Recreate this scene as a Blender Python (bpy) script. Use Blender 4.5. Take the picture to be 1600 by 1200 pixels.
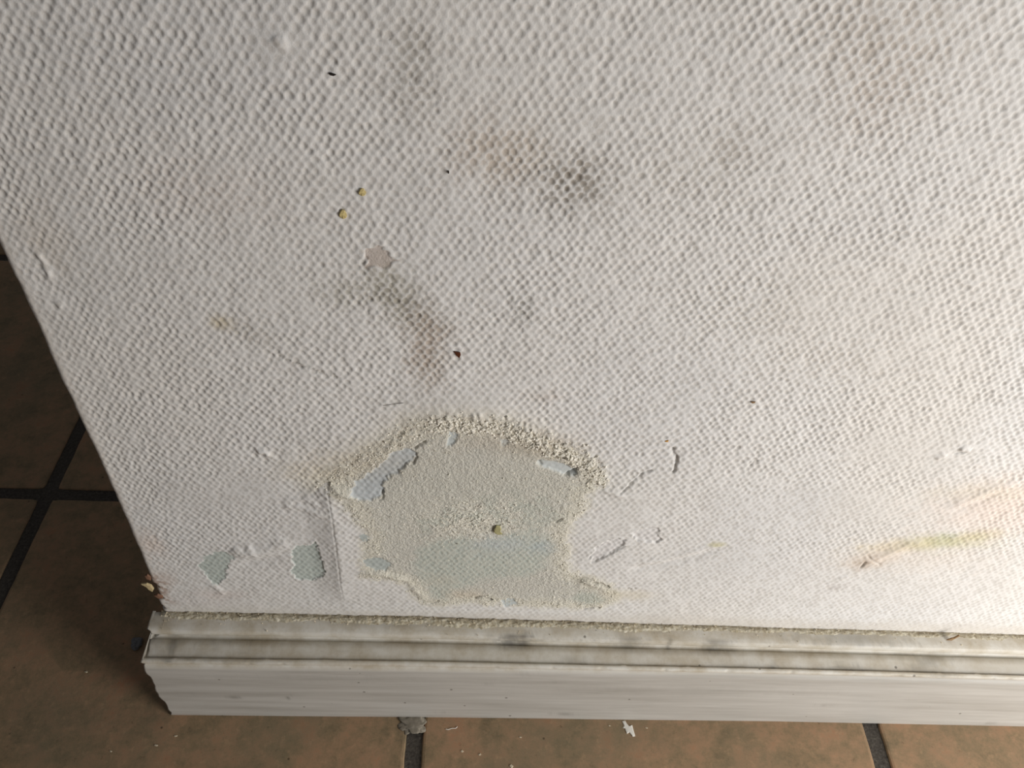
import bpy, bmesh, math, random
import numpy as np
from mathutils import Matrix, Vector
for o in list(bpy.data.objects): bpy.data.objects.remove(o, do_unlink=True)
S = bpy.context.scene; COL = S.collection
random.seed(4); RNG = np.random.default_rng(11)

# ------------------------------------------------------------------ camera
FPX = 1334.46
CAM = np.array([0.2810, -0.27925, 0.56356])
CR = np.array([0.99888734, -0.0027486, 0.04707998])
CU = np.array([-0.03158688, 0.7023052, 0.71117485])
CF = np.array([0.03501925, 0.71187067, -0.70143696])
cam = bpy.data.cameras.new('camera'); cam.sensor_width = 36; cam.lens = 36 * FPX / 1600; cam.clip_start = 0.01
co = bpy.data.objects.new('camera', cam); COL.objects.link(co); S.camera = co
M = Matrix.Identity(4)
for i in range(3):
    M[i][0] = CR[i]; M[i][1] = CU[i]; M[i][2] = -CF[i]; M[i][3] = CAM[i]
co.matrix_world = M

def at(px, py, c=0.0, ax=1):
    """point of the plane (axis ax = c) seen at a photo pixel"""
    d = CF + (px - 800) / FPX * CR - (py - 600) / FPX * CU
    return CAM + d * (c - CAM[ax]) / d[ax]
def wz(pts):                                   # photo outline -> wall millimetres (x, z)
    return np.array([at(x, y)[[0, 2]] * 1000 for x, y in pts])
def fl(px, py, z=0.0): return at(px, py, z, 2)

# ------------------------------------------------------------------ light
S.view_settings.view_transform = 'Standard'; S.view_settings.look = 'None'
S.view_settings.gamma = 1; S.view_settings.use_curve_mapping = False
S.view_settings.exposure = 0.0
W = bpy.data.worlds.new('world'); S.world = W; W.use_nodes = True
bg = W.node_tree.nodes['Background']; bg.inputs[0].default_value = (0.97, 0.97, 1.0, 1); bg.inputs[1].default_value = 0.08
L = bpy.data.lights.new('window_daylight', 'AREA'); L.shape = 'RECTANGLE'; L.size = 0.5; L.size_y = 0.6
L.energy = 10.9; L.color = (1.0, 0.99, 0.98)
lo = bpy.data.objects.new('window_daylight', L); COL.objects.link(lo)
lo.location = (1.12, -0.59, 0.31)
lo.rotation_euler = (Vector((0.78, 0, -0.06)) - lo.location).to_track_quat('-Z', 'Y').to_euler()

# ------------------------------------------------------------------ helpers
def nt_new(name):
    m = bpy.data.materials.new(name); m.use_nodes = True
    nt = m.node_tree; return m, nt, nt.nodes['Principled BSDF']
def nod(nt, t, **k):
    n = nt.nodes.new(t)
    for a, v in k.items():
        if a.startswith('i_'): n.inputs[int(a[2:]) if a[2:].isdigit() else a[2:].replace('_', ' ')].default_value = v
        else: setattr(n, a, v)
    return n
def noise(nt, vec, scale, detail=4, rough=.55):
    n = nod(nt, 'ShaderNodeTexNoise'); n.inputs['Scale'].default_value = scale
    n.inputs['Detail'].default_value = detail; n.inputs['Roughness'].default_value = rough
    nt.links.new(vec, n.inputs['Vector']); return n.outputs['Fac']
def ramp(nt, fac, stops, interp='LINEAR'):
    r = nod(nt, 'ShaderNodeValToRGB'); r.color_ramp.interpolation = interp
    e = r.color_ramp.elements
    while len(e) < len(stops): e.new(.5)
    for k, (p, c) in enumerate(stops):
        e[k].position = p; e[k].color = (c if isinstance(c, tuple) else (c, c, c)) + (1,)
    nt.links.new(fac, r.inputs[0]); return r.outputs[0]
def mix(nt, a, b, fac, mode='MIX'):
    m = nod(nt, 'ShaderNodeMix', data_type='RGBA', blend_type=mode)
    for v, s in ((fac, 0), (a, 6), (b, 7)):
        if isinstance(v, bpy.types.NodeSocket): nt.links.new(v, m.inputs[s])
        elif s == 0: m.inputs[0].default_value = v
        else: m.inputs[s].default_value = v + (1,)
    return m.outputs[2]
def bump(nt, bsdf, h, strength, dist):
    b = nod(nt, 'ShaderNodeBump'); b.inputs['Distance'].default_value = dist
    if isinstance(strength, bpy.types.NodeSocket): nt.links.new(strength, b.inputs['Strength'])
    else: b.inputs['Strength'].default_value = strength
    nt.links.new(h, b.inputs['Height']); nt.links.new(b.outputs[0], bsdf.inputs['Normal']); return b
def objpos(nt): return nod(nt, 'ShaderNodeTexCoord').outputs['Object']
def plain(name, col, rough=.8, var=.15, scale=400):
    m, nt, b = nt_new(name); v = objpos(nt); n = noise(nt, v, scale)
    c = mix(nt, tuple(x * (1 - var) for x in col), tuple(min(1, x * (1 + var)) for x in col), n)
    nt.links.new(c, b.inputs['Base Color']); b.inputs['Roughness'].default_value = rough
    b.inputs['Specular IOR Level'].default_value = .25
    bump(nt, b, n, .4, .0003); return m
def s2l(r, g, b):
    f = lambda c: ((c / 255 + .055) / 1.055) ** 2.4 if c > 10 else c / 255 / 12.92
    return (f(r), f(g), f(b))
def mesh_np(name, V, F, mat, parent=None, smooth=True):
    me = bpy.data.meshes.new(name); nv, nf = len(V), len(F); k = F.shape[1]
    me.vertices.add(nv); me.vertices.foreach_set('co', np.ascontiguousarray(V, dtype=np.float32).ravel())
    me.loops.add(nf * k); me.loops.foreach_set('vertex_index', np.ascontiguousarray(F, dtype=np.int32).ravel())
    me.polygons.add(nf); me.polygons.foreach_set('loop_start', np.arange(0, nf * k, k, dtype=np.int32))
    me.polygons.foreach_set('use_smooth', np.full(nf, smooth)); me.update(calc_edges=True)
    for m in (mat if isinstance(mat, (list, tuple)) else [mat]): me.materials.append(m)
    o = bpy.data.objects.new(name, me); COL.objects.link(o); o.parent = parent; return o
def tag(o, label=None, cat=None, group=None, kind=None):
    if label: o['label'] = label
    if cat: o['category'] = cat
    if group: o['group'] = group
    if kind: o['kind'] = kind
    return o
def _h(i, j, s):
    x = (i.astype(np.int64) * 374761393 + j.astype(np.int64) * 668265263 + s * 974634777) & 0xffffffff
    x = ((x ^ (x >> 13)) * 1274126177) & 0xffffffff
    return ((x ^ (x >> 16)) & 0xffffff) / float(0xffffff)
def vn(x, y, s=0):                              # value noise, -1..1
    i = np.floor(x); j = np.floor(y); u = x - i; v = y - j
    u = u * u * u * (u * (6 * u - 15) + 10); v = v * v * v * (v * (6 * v - 15) + 10)
    a = _h(i, j, s); b = _h(i + 1, j, s); c = _h(i, j + 1, s); d = _h(i + 1, j + 1, s)
    return 2 * (a + (b - a) * u + (c - a) * v + (a - b - c + d) * u * v) - 1
def fbm(x, y, s=0, o=4, g=.5):
    r = 0; a = 1; t = 0
    for k in range(o):
        r = r + a * vn(x * 2 ** k + 17 * k, y * 2 ** k - 9 * k, s + k); t += a; a *= g
    return r / t
def sst(e0, e1, x):
    t = np.clip((x - e0) / (e1 - e0), 0, 1); return t * t * (3 - 2 * t)
def segd(X, Z, a, b):
    dx, dz = b - a; L2 = dx * dx + dz * dz + 1e-12
    t = np.clip(((X - a[0]) * dx + (Z - a[1]) * dz) / L2, 0, 1)
    return np.hypot(X - a[0] - t * dx, Z - a[1] - t * dz), t
def sdf(X, Z, P, pad=14):                       # signed distance to an outline, mm, inside > 0; far = -pad
    out = np.full(X.shape, -float(pad)); lo_ = P.min(0) - pad; hi = P.max(0) + pad
    w = (X > lo_[0]) & (X < hi[0]) & (Z > lo_[1]) & (Z < hi[1]); x = X[w]; z = Z[w]
    d = np.full(x.shape, 1e9); ins = np.zeros(x.shape, bool)
    for k in range(len(P)):
        a = P[k]; b = P[(k + 1) % len(P)]; d = np.minimum(d, segd(x, z, a, b)[0])
        c = (a[1] > z) != (b[1] > z)
        with np.errstate(divide='ignore', invalid='ignore'):
            xi = a[0] + (z - a[1]) * (b[0] - a[0]) / (b[1] - a[1] + 1e-12)
        ins ^= c & (x < xi)
    out[w] = np.maximum(np.where(ins, d, -d), -pad); return out
def pline(X, Z, P, pad=20):                     # distance to a polyline, and side (+ right of travel)
    out = np.full(X.shape, float(pad)); side = np.zeros(X.shape); T = np.zeros(X.shape)
    lo_ = P.min(0) - pad; hi = P.max(0) + pad
    w = (X > lo_[0]) & (X < hi[0]) & (Z > lo_[1]) & (Z < hi[1]); x = X[w]; z = Z[w]
    d = np.full(x.shape, float(pad)); s = np.zeros(x.shape); tt = np.zeros(x.shape)
    for k in range(len(P) - 1):
        a, b = P[k], P[k + 1]; q, t = segd(x, z, a, b); m = q < d
        cr = (b[0] - a[0]) * (z - a[1]) - (b[1] - a[1]) * (x - a[0])
        d = np.where(m, q, d); s = np.where(m, -np.sign(cr), s); tt = np.where(m, (k + t) / (len(P) - 1), tt)
    out[w] = d; side[w] = s; T[w] = tt; return out, side, T

# ------------------------------------------------------------------ materials
def wall_material(name, fs=1400, fd=.0006):
    m, nt, b = nt_new(name); v = objpos(nt)
    at_ = nod(nt, 'ShaderNodeAttribute', attribute_name='tint')
    n = noise(nt, v, 30, 5); f = ramp(nt, n, [(.3, .955), (.7, 1.0)])
    c = mix(nt, at_.outputs['Color'], f, 1.0, 'MULTIPLY')
    fine = noise(nt, v, fs, 4, .65)
    nt.links.new(c, b.inputs['Base Color']); b.inputs['Roughness'].default_value = .72
    b.inputs['Specular IOR Level'].default_value = .25
    g = nod(nt, 'ShaderNodeAttribute', attribute_name='grain')
    bump(nt, b, fine, g.outputs['Fac'], fd)
    return m
MW = wall_material('painted_woven_wallpaper')
MP = wall_material('bare_plaster', 700, .0011)

# =================================================================== WALL
PAPER = np.array(s2l(238, 236, 232)); STEP = 0.55
xs = np.arange(-24, 720 - 88 + .01, STEP); xs = np.concatenate([xs, np.arange(xs[-1] + 1, 912, 1.0)])       # along the wall from the corner, negative = round the corner
zs = np.arange(74, 560, STEP); zs = np.concatenate([zs, np.arange(zs[-1] + 1, 700, 1.0)])
Xc, Zc = np.meshgrid(xs, zs)                    # rows = z
cor_z = np.array([60, 80.6, 93.3, 102.7, 109.8, 120, 146.5, 171.5, 204.4, 228.4, 261.4, 285.3, 310, 333, 352, 600.])
cor_x = np.array([86.5, 86.8, 86.8, 86.6, 87.4, 88.2, 88.9, 89.2, 89.3, 89.4, 88.9, 88.3, 88.6, 88.6, 88.3, 88.2])
corner = np.interp(Zc, cor_z, cor_x)
jag = np.clip(vn(Zc / 3.1, Zc * 0 + 3, 5), 0, 1) * 3.2 * sst(128, 112, Zc) * sst(78, 88, Zc)
corner = corner + jag + .35 * fbm(Zc / 9, Zc * 0, 77, 3)
X = Xc + 88.0; Z = Zc
X = np.where(Xc < 8, X + (corner - 88) * (1 - np.clip(Xc, 0, 8) / 8), X)

H = np.zeros_like(X)                            # relief towards the room, mm
C = np.tile(PAPER, X.shape + (1,)); G = np.full(X.shape, .28); PATCH = np.zeros(X.shape, np.uint8)
def tint(col, m, mul=False):
    global C
    m = np.clip(m, 0, 1)[..., None]; col = np.array(col)
    C = C * (1 - m) + (C * col if mul else col) * m

# --- the weave: a diamond lattice of little hollows between raised threads
def weave(X, Z, A=3.72, Rw=2.66):
    wx = .55 * fbm(X / 11, Z / 11, 31, 3) + .9 * vn(X / 45, Z / 45, 8)
    wz_ = .6 * fbm(X / 12, Z / 12, 41, 3) + .9 * vn(X / 50, Z / 50, 9)
    x = X + wx; z = Z + wz_ + .03 * X
    j0 = np.floor(z / Rw); best = np.zeros_like(x)
    for dj in (-1, 0, 1, 2):
        j = j0 + dj; off = (j % 2) * .5
        i0 = np.floor(x / A - off)
        for di in (0, 1) if dj in (-1, 2) else (-0, 1):
            i = i0 + di
            cx = (i + off + .24 * (_h(i, j, 1) - .5)) * A; cz = (j + .28 * (_h(i, j, 2) - .5)) * Rw
            dx = (x - cx) / (.95 + .40 * _h(i, j, 3)); dz = (z - cz) / (1.22 + .45 * _h(i, j, 4))
            sk = .25 * (_h(i, j, 6) - .5); dx = dx + sk * dz
            r2 = dx * dx + dz * dz
            k = np.exp(-(r2 ** 1.5) * .75) * (.42 + .72 * _h(i, j, 5)) 
            best = np.maximum(best, k)
    return best
Wv = weave(X, Z)
thread = .5 + .5 * fbm(X / 2.2, Z / 2.2, 91, 2)

AMP = .49 + .14 * vn(X / 38, Z / 38, 51) + .08 * vn(X / 14, Z / 14, 52)
AMP *= .40 + .60 * sst(100, 210, Z + 22 * vn(X / 60, Z / 60, 61))          # thicker paint low on the wall
def soft(px, py, rx, ry, k):                    # flatter (k<0) or deeper (k>0) area, radii in mm
    global AMP
    c = at(px, py) * 1000; e = ((X - c[0]) / rx) ** 2 + ((Z - c[2]) / ry) ** 2
    e = e * (1 + .5 * fbm(X / 10, Z / 10, int(px) % 97, 3)); AMP = AMP * (1 + k * np.exp(-e ** 1.3))
for q in [(390, 770, 20, 18, -.75), (480, 830, 16, 14, -.6), (965, 830, 26, 20, -.75), (1010, 790, 30, 12, -.5), (1330, 790, 60, 18, -.7),
          (1360, 700, 14, 10, -.6), (1460, 710, 26, 16, -.6), (1120, 860, 45, 12, -.5), (1250, 900, 90, 16, -.55), (720, 640, 26, 14, -.6),
          (1500, 900, 70, 26, -.6), (435, 70, 8, 7, -.9), (930, 190, 6, 5, -.8), (1400, 560, 40, 20, -.3), (590, 415, 5, 5, -.9),
          (620, 490, 20, 14, .15), (1340, 940, 60, 10, -.6), (840, 80, 60, 20, -.2), (550, 900, 22, 12, -.35), (300, 780, 18, 14, -.4)]:
    soft(*q)
AMP *= .15 + .85 * sst(80, 96, Z + 3 * vn(X / 15, Z / 15, 3))
AMP *= sst(-3, 7, Xc + 2.5 * vn(Z / 9, Z * 0, 6)) * .85 + .15
und = .35 * fbm(X / 26, Z / 26, 71, 3)
base = und + .16 * fbm(X / 3.4, Z / 3.4, 72, 4, .6)

# --- outlines traced on the wall
OUT = wz([(512, 752), (528, 738), (560, 722), (590, 702), (618, 688), (645, 668), (672, 662), (700, 660), (730, 662), (762, 664), (790, 668),
          (815, 676), (842, 684), (862, 698), (885, 706), (905, 716), (925, 732), (938, 752), (930, 764), (915, 772), (912, 790), (898, 806),
          (884, 822), (880, 840), (886, 858), (884, 875), (890, 890), (905, 900), (918, 905), (945, 914), (965, 926), (958, 940), (935, 948),
          (905, 950), (870, 947), (820, 947), (780, 943), (745, 938), (715, 940), (690, 944), (668, 943), (652, 934), (640, 912), (622, 902),
          (600, 898), (572, 896), (566, 872), (572, 856), (578, 835), (566, 812), (556, 795), (538, 780), (520, 768)])
ex = X + 1.6 * fbm(X / 4, Z / 4, 101, 3) + .9 * vn(X / 1.4, Z / 1.4, 104)
ez = Z + 1.6 * fbm(X / 4, Z / 4, 111, 3) + .9 * vn(X / 1.4, Z / 1.4, 114)
D = sdf(X + 5 * fbm(X / 8, Z / 8, 161, 5, .75), Z + 5 * fbm(X / 8, Z / 8, 171, 5, .75), OUT, 30)
inside = sst(-3.5, 2.0, D)
top_rim = wz([(505, 756), (528, 738), (560, 722), (590, 702), (618, 688), (645, 668), (672, 662), (700, 660), (730, 660), (762, 663), (790, 668),
              (815, 676), (842, 686), (862, 698), (885, 706), (905, 716), (925, 732), (940, 752)])
dr, sr, tr = pline(X, Z, top_rim, 30)
bluA = wz([(546, 768), (556, 752), (578, 738), (598, 722), (614, 708), (630, 702), (646, 702), (652, 710), (646, 720), (634, 724), (626, 738), (608, 742), (600, 752), (598, 770), (580, 778), (560, 776)])
bluB = wz([(838, 722), (852, 720), (870, 722), (886, 728), (900, 736), (898, 744), (886, 744), (870, 738), (850, 732)])
bluC = wz([(700, 676), (708, 672), (716, 680), (712, 694), (700, 696), (698, 688)])
bluD = wz([(780, 688), (790, 684), (796, 692), (788, 698)])
low = wz([(650, 862), (668, 846), (700, 842), (722, 836), (750, 846), (775, 838), (800, 832), (835, 826), (855, 836), (862, 858), (852, 880),
          (838, 896), (800, 902), (765, 904), (735, 914), (712, 920), (694, 934), (676, 930), (668, 912), (648, 892)])
up = wz([(640, 808), (668, 800), (700, 792), (800, 768), (850, 772), (880, 790), (878, 812), (850, 826), (800, 820), (700, 830), (660, 836)])
peelL = wz([(310, 884), (318, 870), (340, 862), (352, 862), (366, 872), (356, 882), (352, 898), (342, 914), (330, 912), (322, 898)])
peelR = wz([(452, 862), (464, 852), (480, 854), (492, 846), (498, 858), (506, 876), (508, 896), (500, 902), (486, 906), (466, 906), (456, 896), (458, 880)])
sp1 = wz([(570, 872), (584, 866), (600, 870), (612, 878), (604, 888), (586, 888), (572, 880)])
sp2 = wz([(560, 834), (570, 830), (578, 836), (568, 844)])
sp3 = wz([(780, 938), (800, 935), (808, 944), (790, 948)])
sp4 = wz([(905, 925), (930, 925), (945, 940), (915, 944), (892, 935)])
net1 = wz([(920, 868), (932, 856), (945, 846), (968, 842), (977, 846), (975, 854), (955, 864), (938, 874), (925, 878)])
net2 = wz([(986, 834), (1000, 828), (1024, 824), (1032, 828), (1028, 836), (1034, 844), (1028, 849), (1008, 846), (994, 844)])
star = wz([(568, 402), (570, 390), (584, 386), (594, 384), (604, 392), (608, 402), (618, 408), (610, 416), (600, 424), (588, 420), (574, 418), (572, 410)])
def reg(P, r=.5, pad=14): return sst(-r, r, sdf(ex, ez, P, pad))
mA, mB, mC, mD = [reg(p) for p in (bluA, bluB, bluC, bluD)]
mLow = sst(-4.5, 5, sdf(ex, ez, low) + 4 * fbm(X / 5, Z / 5, 9, 4, .7)); mUp = sst(-8, 8, sdf(ex, ez, up, 20))
mPL, mPR, mS1, mS2, mS3 = [reg(p, .45) for p in (peelL, peelR, sp1, sp2, sp3)]
mS4 = sst(-3, 3, sdf(ex, ez, sp4)); mN1 = reg(net1, .35); mN2 = reg(net2, .35); mStar = reg(star, .35)

# --- plain paper relief
H = base - AMP * Wv * 1.15 + .05 * thread
# --- powdery crust of the big patch
crust = .10 + .75 * np.abs(fbm(X / 3.4, Z / 3.4, 121, 4, .7)) + .34 * fbm(X / 1.5, Z / 1.5, 131, 2)
lump = np.exp(-((X - at(745, 815)[0] * 1e3) / 26) ** 2 - ((Z - at(745, 815)[2] * 1e3) / 17) ** 2)
crust = crust * (.75 + .8 * lump) + .25 * fbm(X / 9, Z / 9, 141, 3)
smooth_in = sst(4, 16, D) * (1 - lump) * (1 - .5 * mLow)
crust = crust * (1 - .35 * smooth_in)
rimw = np.exp(-((dr + 2.5 * fbm(X / 9, Z / 9, 181, 3)) / 7.0) ** 2) * sst(0, .06, tr) * sst(1.0, .94, tr)
rimn = np.abs(fbm(X / 4.2, Z / 4.2, 151, 5, .68)) * 2.3 + .45 * vn(X / 1.3, Z / 1.5, 153)
strong = .35 + .65 * sst(.33, .62, tr)
H = H * (1 - inside) + (crust + und) * inside
H += rimw * rimn * strong
hair = np.abs(vn(X / 1.5, Z / 7.0, 155)) * np.exp(-((dr - 5) / 6) ** 2) * (sr < 0) * sst(.3, .38, tr) * sst(.85, .7, tr)
H += .35 * hair                                 # upright feathery tufts over the crown of the patch
# blister of paper above the patch
c0 = at(745, 640) * 1e3; H += 1.3 * np.exp(-((X - c0[0]) / 26) ** 2 - ((Z - c0[2]) / 11) ** 2) * (1 - inside)
# --- places where paper and crust are gone
def hole(m, depth, wv, g, pid=0):
    global H, G
    fl_ = base * .4 - depth - wv * Wv
    H = H * (1 - m) + fl_ * m; G = G * (1 - m) + g * m
    if pid: PATCH[m > .5] = pid
G = G * (1 - inside) + 1.0 * inside; G = np.maximum(G, .9 * np.clip(rimw * 1.5, 0, 1))
PATCH[inside > .5] = 1
hole(mLow * .85 * inside, -.25, .36, .45)
hole(mA, .5, .42, .2); hole(mB, 1.1, .12, .2); hole(mC, .5, .1, .3); hole(mD, .4, .1, .3); hole(mS3, .4, .05, .3)
hole(mPL, .28, .30, .2, 2); hole(mPR, .42, .30, .2, 3); hole(mS1, .15, .3, .3); hole(mS2, .15, .1, .3)
hole(mN1, .6, .45, .2); hole(mN2, .5, .45, .2); hole(mStar, .35, .02, .45, 4)
# right lower boundary of the paper: thin curled lips round the small peels
for mm, k in ((peelL, .35), (peelR, .4), (star, .5), (net1, .25), (net2, .25)):
    d_ = sdf(ex, ez, mm); H += .35 * k * np.exp(-((d_ + .7) / .8) ** 2) * (d_ < 0)

# --- seam of the paper: a raised crease running down to the skirting
seam = wz([(512, 748), (516, 775), (521, 805), (525, 840), (529, 870), (533, 900), (537, 930), (539, 952)])
ds, ss, ts = pline(X, Z, seam, 130); f_ = sst(0, .25, ts) * sst(1.05, .75, ts) * (.3 + .7 * sst(.15, .5, ts))
H += f_ * np.where(ss > 0, 0, 1) * 0
sgn = np.where(ss >= 0, 1.0, -1.0)              # travel is downwards: + = left side
left = sgn < 0
f2 = sst(0, .12, ts) * sst(1.0, .7, ts)
LFT = X < np.interp(Z, seam[::-1, 1], seam[::-1, 0])
H += f2 * np.where(LFT, 2.9 * np.clip(1 - ds / 17.0, 0, 1) ** 1.6, 2.9 * np.exp(-ds / 30.0))
H -= f2 * .35 * np.exp(-((ds - .3) / .4) ** 2) * LFT
# creases, wrinkles, blisters: (points, width mm, height mm)
for P, wd, hh in [
    ([(515, 752), (535, 766), (552, 772)], 2.2, 1.3), ([(438, 790), (470, 792), (512, 806)], 3.0, .9), ([(450, 782), (478, 778), (500, 790)], 2.0, .7),
    ([(362, 856), (380, 864), (402, 862)], 4.2, 1.5), ([(392, 868), (425, 856), (455, 844)], 4.5, 1.1), ([(372, 884), (410, 876), (440, 872)], 4.0, -.8),
    ([(330, 912), (345, 924), (350, 930)], 2.0, .8), ([(560, 890), (600, 894), (640, 905)], 2.6, 1.3), ([(640, 908), (655, 925), (665, 938)], 2.0, .7),
    ([(980, 890), (1030, 884), (1080, 872), (1130, 858)], 3.2, -1.0), ([(985, 882), (1035, 876), (1085, 862), (1130, 850)], 3.0, .6),
    ([(1345, 885), (1380, 868), (1420, 850), (1450, 848)], 3.0, .9), ([(1480, 795), (1520, 778), (1560, 762), (1600, 752)], 3.5, .9),
    ([(1485, 803), (1525, 786), (1560, 772)], 2.4, -.5), ([(748, 640), (752, 655), (758, 665)], 1.2, .9), ([(738, 645), (742, 655)], 1.0, .6),
    ([(1500, 700), (1515, 705)], 2.0, 1.2), ([(1462, 718), (1478, 708)], 2.5, .8), ([(905, 905), (930, 914), (950, 920)], 2.4, .9),
    ([(940, 768), (960, 770), (975, 778)], 2.2, .7), ([(1310, 905), (1330, 898)], 2.0, .5), ([(1170, 840), (1200, 846)], 2.0, .3),
    ([(400, 704), (415, 706), (425, 716)], 1.5, 1.2), ([(427, 56), (436, 66), (450, 64)], 1.6, .8), ([(552, 742), (530, 730), (500, 738)], 2.5, .5),
    ([(20, 460), (40, 520), (60, 560)], 1.6, .6), ([(48, 390), (62, 410), (75, 440)], 1.2, .7), ([(82, 470), (90, 482)], 1.4, .8)]:
    d_, _, t_ = pline(X, Z, wz(P), 16); d_ = d_ * (1 + .35 * vn(X / 4, Z / 4, 19))
    H += hh * np.exp(-(d_ / wd) ** 2) * sst(-.05, .2, t_) * sst(1.05, .8, t_)
# cracks; the entry along the seam paints in the sheet edge's shadow line
DIRT_SHADE = np.zeros_like(X)
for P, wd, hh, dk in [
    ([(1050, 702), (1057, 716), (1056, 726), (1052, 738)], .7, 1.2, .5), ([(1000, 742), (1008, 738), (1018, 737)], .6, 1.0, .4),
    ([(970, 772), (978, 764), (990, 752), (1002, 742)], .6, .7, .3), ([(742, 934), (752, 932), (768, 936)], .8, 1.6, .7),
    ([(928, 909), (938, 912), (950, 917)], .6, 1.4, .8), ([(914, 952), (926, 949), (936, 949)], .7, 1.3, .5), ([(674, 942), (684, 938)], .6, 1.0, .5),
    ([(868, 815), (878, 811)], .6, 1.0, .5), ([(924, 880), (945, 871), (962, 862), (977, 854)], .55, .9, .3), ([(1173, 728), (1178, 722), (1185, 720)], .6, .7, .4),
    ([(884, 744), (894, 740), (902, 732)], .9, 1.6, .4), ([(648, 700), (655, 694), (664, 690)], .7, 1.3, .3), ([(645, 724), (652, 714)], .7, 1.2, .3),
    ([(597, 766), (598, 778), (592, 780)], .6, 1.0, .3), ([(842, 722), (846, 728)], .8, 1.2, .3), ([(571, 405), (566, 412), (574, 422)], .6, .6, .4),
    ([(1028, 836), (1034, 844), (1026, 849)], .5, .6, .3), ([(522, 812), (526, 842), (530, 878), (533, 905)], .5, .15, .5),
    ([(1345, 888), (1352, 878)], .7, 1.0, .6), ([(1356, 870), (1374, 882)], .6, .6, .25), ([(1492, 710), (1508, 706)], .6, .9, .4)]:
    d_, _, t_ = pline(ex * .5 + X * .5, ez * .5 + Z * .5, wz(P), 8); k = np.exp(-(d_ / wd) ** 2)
    H -= hh * k; DIRT_SHADE = np.maximum(DIRT_SHADE, dk * k)
# tiny picks out of the paint in rows
def picks(P, spread, n, r, seed, dark):
    global H, DIRT_SHADE
    q = wz(P); rg = np.random.default_rng(seed)
    for _ in range(n):
        k = rg.random() * (len(q) - 1); i = int(k); c = q[i] + (q[i + 1] - q[i]) * (k - i) + rg.normal(0, spread, 2); rr = r * (.5 + rg.random())
        i0 = np.searchsorted(zs, c[1] - 3 * rr); i1 = np.searchsorted(zs, c[1] + 3 * rr); j0 = np.searchsorted(xs + 88, c[0] - 3 * rr); j1 = np.searchsorted(xs + 88, c[0] + 3 * rr)
        if i1 <= i0 or j1 <= j0: continue
        s = (slice(i0, i1), slice(j0, j1)); e = np.exp(-((X[s] - c[0]) / rr) ** 2 - ((Z[s] - c[1]) / rr * .8) ** 2)
        H[s] -= .4 * e; DIRT_SHADE[s] = np.maximum(DIRT_SHADE[s], dark * e * (.5 + .5 * rg.random()))
picks([(430, 556), (470, 572), (500, 582), (590, 606)], 1.0, 34, .42, 1, .8)
picks([(345, 505), (390, 520), (430, 556)], 2.0, 22, .4, 2, .35)
picks([(1140, 858), (1100, 862)], 2, 8, .4, 3, .3)
picks([(976, 922), (985, 920), (992, 920)], .5, 7, .5, 4, .75)
picks([(520, 425), (560, 440), (600, 485)], 5, 30, .5, 5, .4)
picks([(590, 430), (660, 500)], 5, 40, .5, 6, .45)
picks([(640, 70), (650, 110), (690, 160)], 5, 26, .5, 7, .5)
picks([(870, 290), (920, 300)], 8, 40, .5, 8, .4)
picks([(1040, 320), (1090, 350)], 9, 30, .4, 9, .35)
picks([(810, 470), (815, 500)], 3, 18, .4, 10, .45)
picks([(250, 980), (620, 965), (900, 955), (1600, 985)], 9, 60, .4, 12, .35)
picks([(1180, 640), (1560, 560)], 60, 40, .35, 13, .45)
picks([(100, 300), (1500, 250)], 120, 110, .35, 14, .4)
picks([(700, 280), (1300, 620)], 60, 60, .35, 15, .35)

# --- colours of paper, plaster and stains
tint((.94, .95, .97), sst(-.2, .8, vn(X / 90, Z / 90, 201)) * .6, True)
tint((.99, .97, .94), sst(0, .8, vn(X / 70, Z / 70, 202)) * .7, True)
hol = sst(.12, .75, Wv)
tint(s2l(196, 190, 181), hol * .5)             # shade of the hollows painted in as a darker tone
powder = np.array(s2l(232, 227, 211)); grey = np.array(s2l(220, 217, 206)); teal = np.array(s2l(200, 205, 193)); blue = np.array(s2l(194, 201, 205))
beige = np.exp(-(dr / 11) ** 2) * (sr < 0)
tint(powder, np.clip(beige * .75 * sst(1.0, .5, tr), 0, .8))
nm = .5 + .5 * fbm(X / 7, Z / 7, 211, 4)
tint(powder, sst(-7, 2.5, D + 2 * fbm(X / 2.5, Z / 2.5, 191, 3)) * .95); tint(grey, inside * sst(3, 12, D) * (.7 + .3 * nm) * (1 - .6 * lump))
tint(s2l(240, 236, 225), np.clip(rimw * strong * (.3 + .7 * sst(.9, 1.6, rimn)), 0, 1) * .9)
tint(s2l(170, 150, 120), rimw * (1 - sst(.2, .7, rimn)) * .28)
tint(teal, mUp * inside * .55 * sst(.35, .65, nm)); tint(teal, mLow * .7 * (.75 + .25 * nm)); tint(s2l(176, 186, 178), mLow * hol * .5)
tint(blue, mA * .8); tint(s2l(206, 212, 212), mB * .9); tint(s2l(200, 208, 208), np.maximum(np.maximum(mC, mD), mS3) * .9)
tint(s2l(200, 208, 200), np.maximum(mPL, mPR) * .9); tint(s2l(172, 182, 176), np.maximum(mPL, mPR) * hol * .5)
tint(s2l(188, 196, 192), np.maximum(mS1, mS2) * .9); tint(teal, mS4 * .7); tint(s2l(205, 192, 182), mStar * .8)
tint(s2l(225, 222, 220), np.maximum(mN1, mN2) * .6)
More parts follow.
